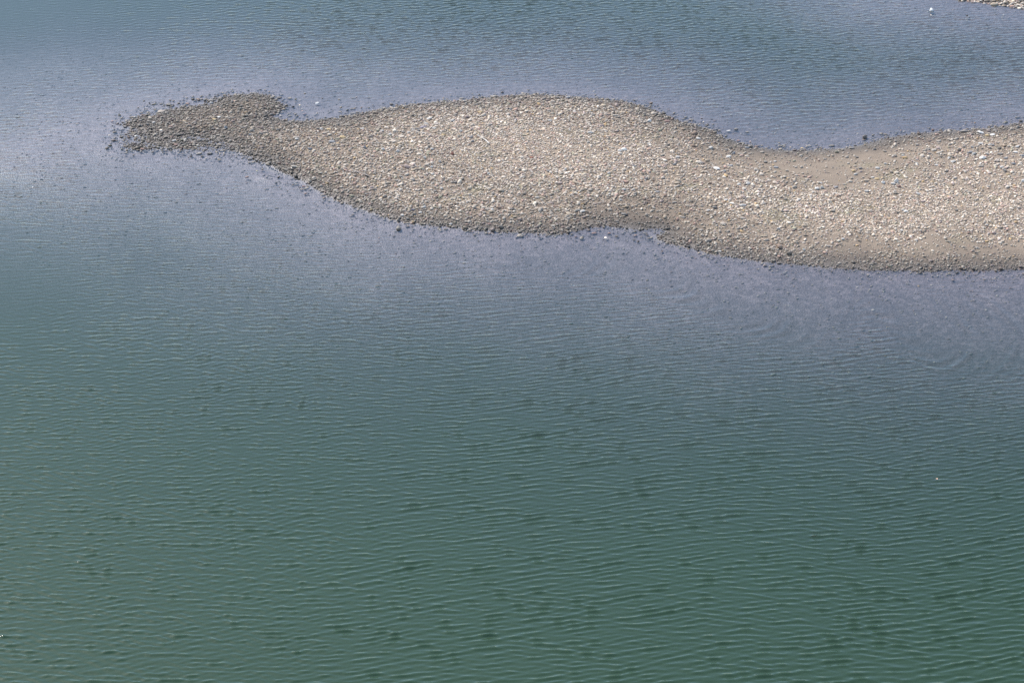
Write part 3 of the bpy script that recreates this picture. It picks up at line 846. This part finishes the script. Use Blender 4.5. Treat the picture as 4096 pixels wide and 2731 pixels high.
# ------------------------------------------------------------------ driftwood, leaf, weed, white-topped rock
def tube_mesh(name, P, rad, mat, sides=8):
    P = np.array(P, float)
    n = len(P)
    T = np.gradient(P, axis=0)
    T /= np.linalg.norm(T, axis=1)[:, None]
    V = []
    for i in range(n):
        s = np.cross(T[i], (0, 0, 1.0))
        s /= np.linalg.norm(s) + 1e-9
        up = np.cross(s, T[i])
        for k in range(sides):
            a = 2 * math.pi * k / sides
            V.append(P[i] + rad[i] * (math.cos(a) * s + math.sin(a) * up))
    F = []
    for i in range(n - 1):
        for k in range(sides):
            F.append((i * sides + k, i * sides + (k + 1) % sides, (i + 1) * sides + (k + 1) % sides, (i + 1) * sides + k))
    V += [P[0] - T[0] * rad[0] * .6, P[-1] + T[-1] * rad[-1] * .6]
    a, b = len(V) - 2, len(V) - 1
    for k in range(sides):
        F.append((a, (k + 1) % sides, k, k))
        F.append((b, (n - 1) * sides + k, (n - 1) * sides + (k + 1) % sides, (n - 1) * sides + (k + 1) % sides))
    me = bpy.data.meshes.new(name)
    me.from_pydata([tuple(v) for v in V], [], [tuple(dict.fromkeys(f)) for f in F])
    for p in me.polygons:
        p.use_smooth = True
    me.materials.append(mat)
    return me

def stick(name, pts, r0, r1, mat, label, lift=.035, wob=.012, seed=1, cat='stick', fork=None):
    g = np.random.default_rng(seed)
    t = np.linspace(0, 1, len(pts))
    tt = np.linspace(0, 1, 26)
    px, py = np.interp(tt, t, [p[0] for p in pts]), np.interp(tt, t, [p[1] for p in pts])
    px = np.convolve(np.pad(px, 2, 'edge'), np.ones(5) / 5, 'valid')
    py = np.convolve(np.pad(py, 2, 'edge'), np.ones(5) / 5, 'valid')
    x, y = on_ground(px, py)
    z = sample(GZ, x, y).mean() + lift + wob * np.sin(tt * 7 + seed)
    o = np.array([x[0], y[0], float(sample(GZ, x[0], y[0]))])
    P = np.stack([x, y, z], 1) - o
    rad = (r0 + (r1 - r0) * tt) * (1 + .12 * np.sin(tt * 23 + seed))
    ob = put(name, tube_mesh(name, P, rad, mat), label, cat, tuple(o))
    if fork:
        a, d, L, rr = fork
        Q = [P[a] + np.array(d) * L * q for q in np.linspace(0, 1, 6)]
        c = bpy.data.objects.new('side_branch', tube_mesh('side_branch', Q, np.linspace(rr, rr * .4, 6), mat))
        COL.objects.link(c)
        c.parent = ob
    return ob

M_BLEACH = plain_material('bleached_wood', (.62, .57, .50))
M_TWIG = plain_material('weathered_twig', (.42, .36, .31))
M_REED = plain_material('dry_reed', (.40, .31, .20))
stick('driftwood_stick', [(1957,582),(1948,573),(1941,565),(1931,559),(1919,554),(1906,549)], .024, .011, M_BLEACH,
      'bleached white bent driftwood stick lying on the middle of the gravel', .06, .012, 1, 'driftwood', (16, (-.35, .9, .2), .12, .008))
stick('twig', [(1406,682),(1424,690),(1440,697),(1458,700),(1464,708),(1474,712),(1486,715),(1500,715)], .012, .009, M_TWIG,
      'thin curved grey twig lying against a black stone', .06, .012, 3, 'twig', (14, (.5, .8, .1), .10, .006))
stick('reed_stem', [(3975,593),(4010,590),(4035,586),(4060,583),(4076,581)], .008, .016, M_REED,
      'straight dry tan reed stem lying among stones on the sand', .05, .006, 5, 'reed')

def leaf(name, px, py, L, W, mat, label, cat, curl=.25):
    x, y = map(float, to_world(px, py))
    V, F = [], []
    m = 9
    for i in range(m):
        t = i / (m - 1)
        ww = W * math.sin(math.pi * min(.97, max(.03, t))) ** .8
        for k in (-1, -.5, 0, .5, 1):
            V.append(((t - .5) * L, k * ww, .012 + curl * W * k * k * 1.2 + curl * L * .5 * (t - .5) ** 2))
    n = len(V)
    V += [(a, b, c - .004) for a, b, c in V]
    for i in range(m - 1):
        for k in range(4):
            q = (i * 5 + k, i * 5 + k + 1, (i + 1) * 5 + k + 1, (i + 1) * 5 + k)
            F += [q, tuple(reversed([e + n for e in q]))]
    rim = [i * 5 for i in range(m)] + [(m - 1) * 5 + k for k in range(1, 5)] + [i * 5 + 4 for i in range(m - 2, -1, -1)] + [3, 2, 1]
    for a, b in zip(rim, rim[1:] + rim[:1]):
        F.append((b, a, a + n, b + n))
    me = bpy.data.meshes.new(name)
    me.from_pydata(V, [], F)
    for p in me.polygons:
        p.use_smooth = True
    me.materials.append(mat)
    put(name, me, label, cat, (x, y, .004)).rotation_euler = (0, 0, .2)
leaf('floating_leaf', 3747, 1916, .060, .024, plain_material('pale_orange_leaf', (.80, .55, .38)), 'small pale orange curled leaf floating on the green water', 'leaf')
leaf('waterweed_scrap', 3258, 2144, .15, .022, plain_material('dark_green_weed', (.015, .03, .012)), 'thin dark green weed scrap floating on the deep green water', 'weed', .05)

def white_rock():
    px, py = 3726, 42
    x, y = map(float, to_world(px, py))
    mp = m_per_px(y)
    Vs, Fs, k = [], [], 0
    col = []
    for (dx, dy, a, b, c, sd, tone) in ((0, 0, 8.5, 8, 8, 1, 0), (-5, -3, 5, 5, 5, 2, 1), (6, -4, 5.5, 5, 4.5, 3, 0), (1, -8, 4, 5, 3.5, 4, 1), (-1, 3, 6, 5, 9, 5, 0)):
        V, F = rock(3, 900 + sd, 9, .6, .9, .14)
        Q = V * np.array([a, b, c]) * mp + np.array([dx, dy, c * .55]) * mp
        Vs.append(Q)
        Fs.append(F + k)
        k += len(Q)
        top = sstep(2.5, 7.0, Q[:, 2] / mp + 1.5 * np.sin(Q[:, 0] / mp * 1.3))[:, None]
        col.append(np.append((.14, .12, .09), .3) * (1 - top) + np.array([.80, .77, .72, 0]) * top)
    me = new_mesh('boulder', np.concatenate(Vs), np.concatenate(Fs), M_STONE, True, np.concatenate(col))
    put('boulder', me, 'lumpy white-topped dark boulder alone in the water near the far bank', 'boulder', (x, y, max(float(sample(GZ, x, y)), -.05)),
        'larger stones scattered over and around the gravel bar')
white_rock()
print('gravel', n1, n2, 'named', len(MAIN), 'rest', len(REST), 'labels', len(used))
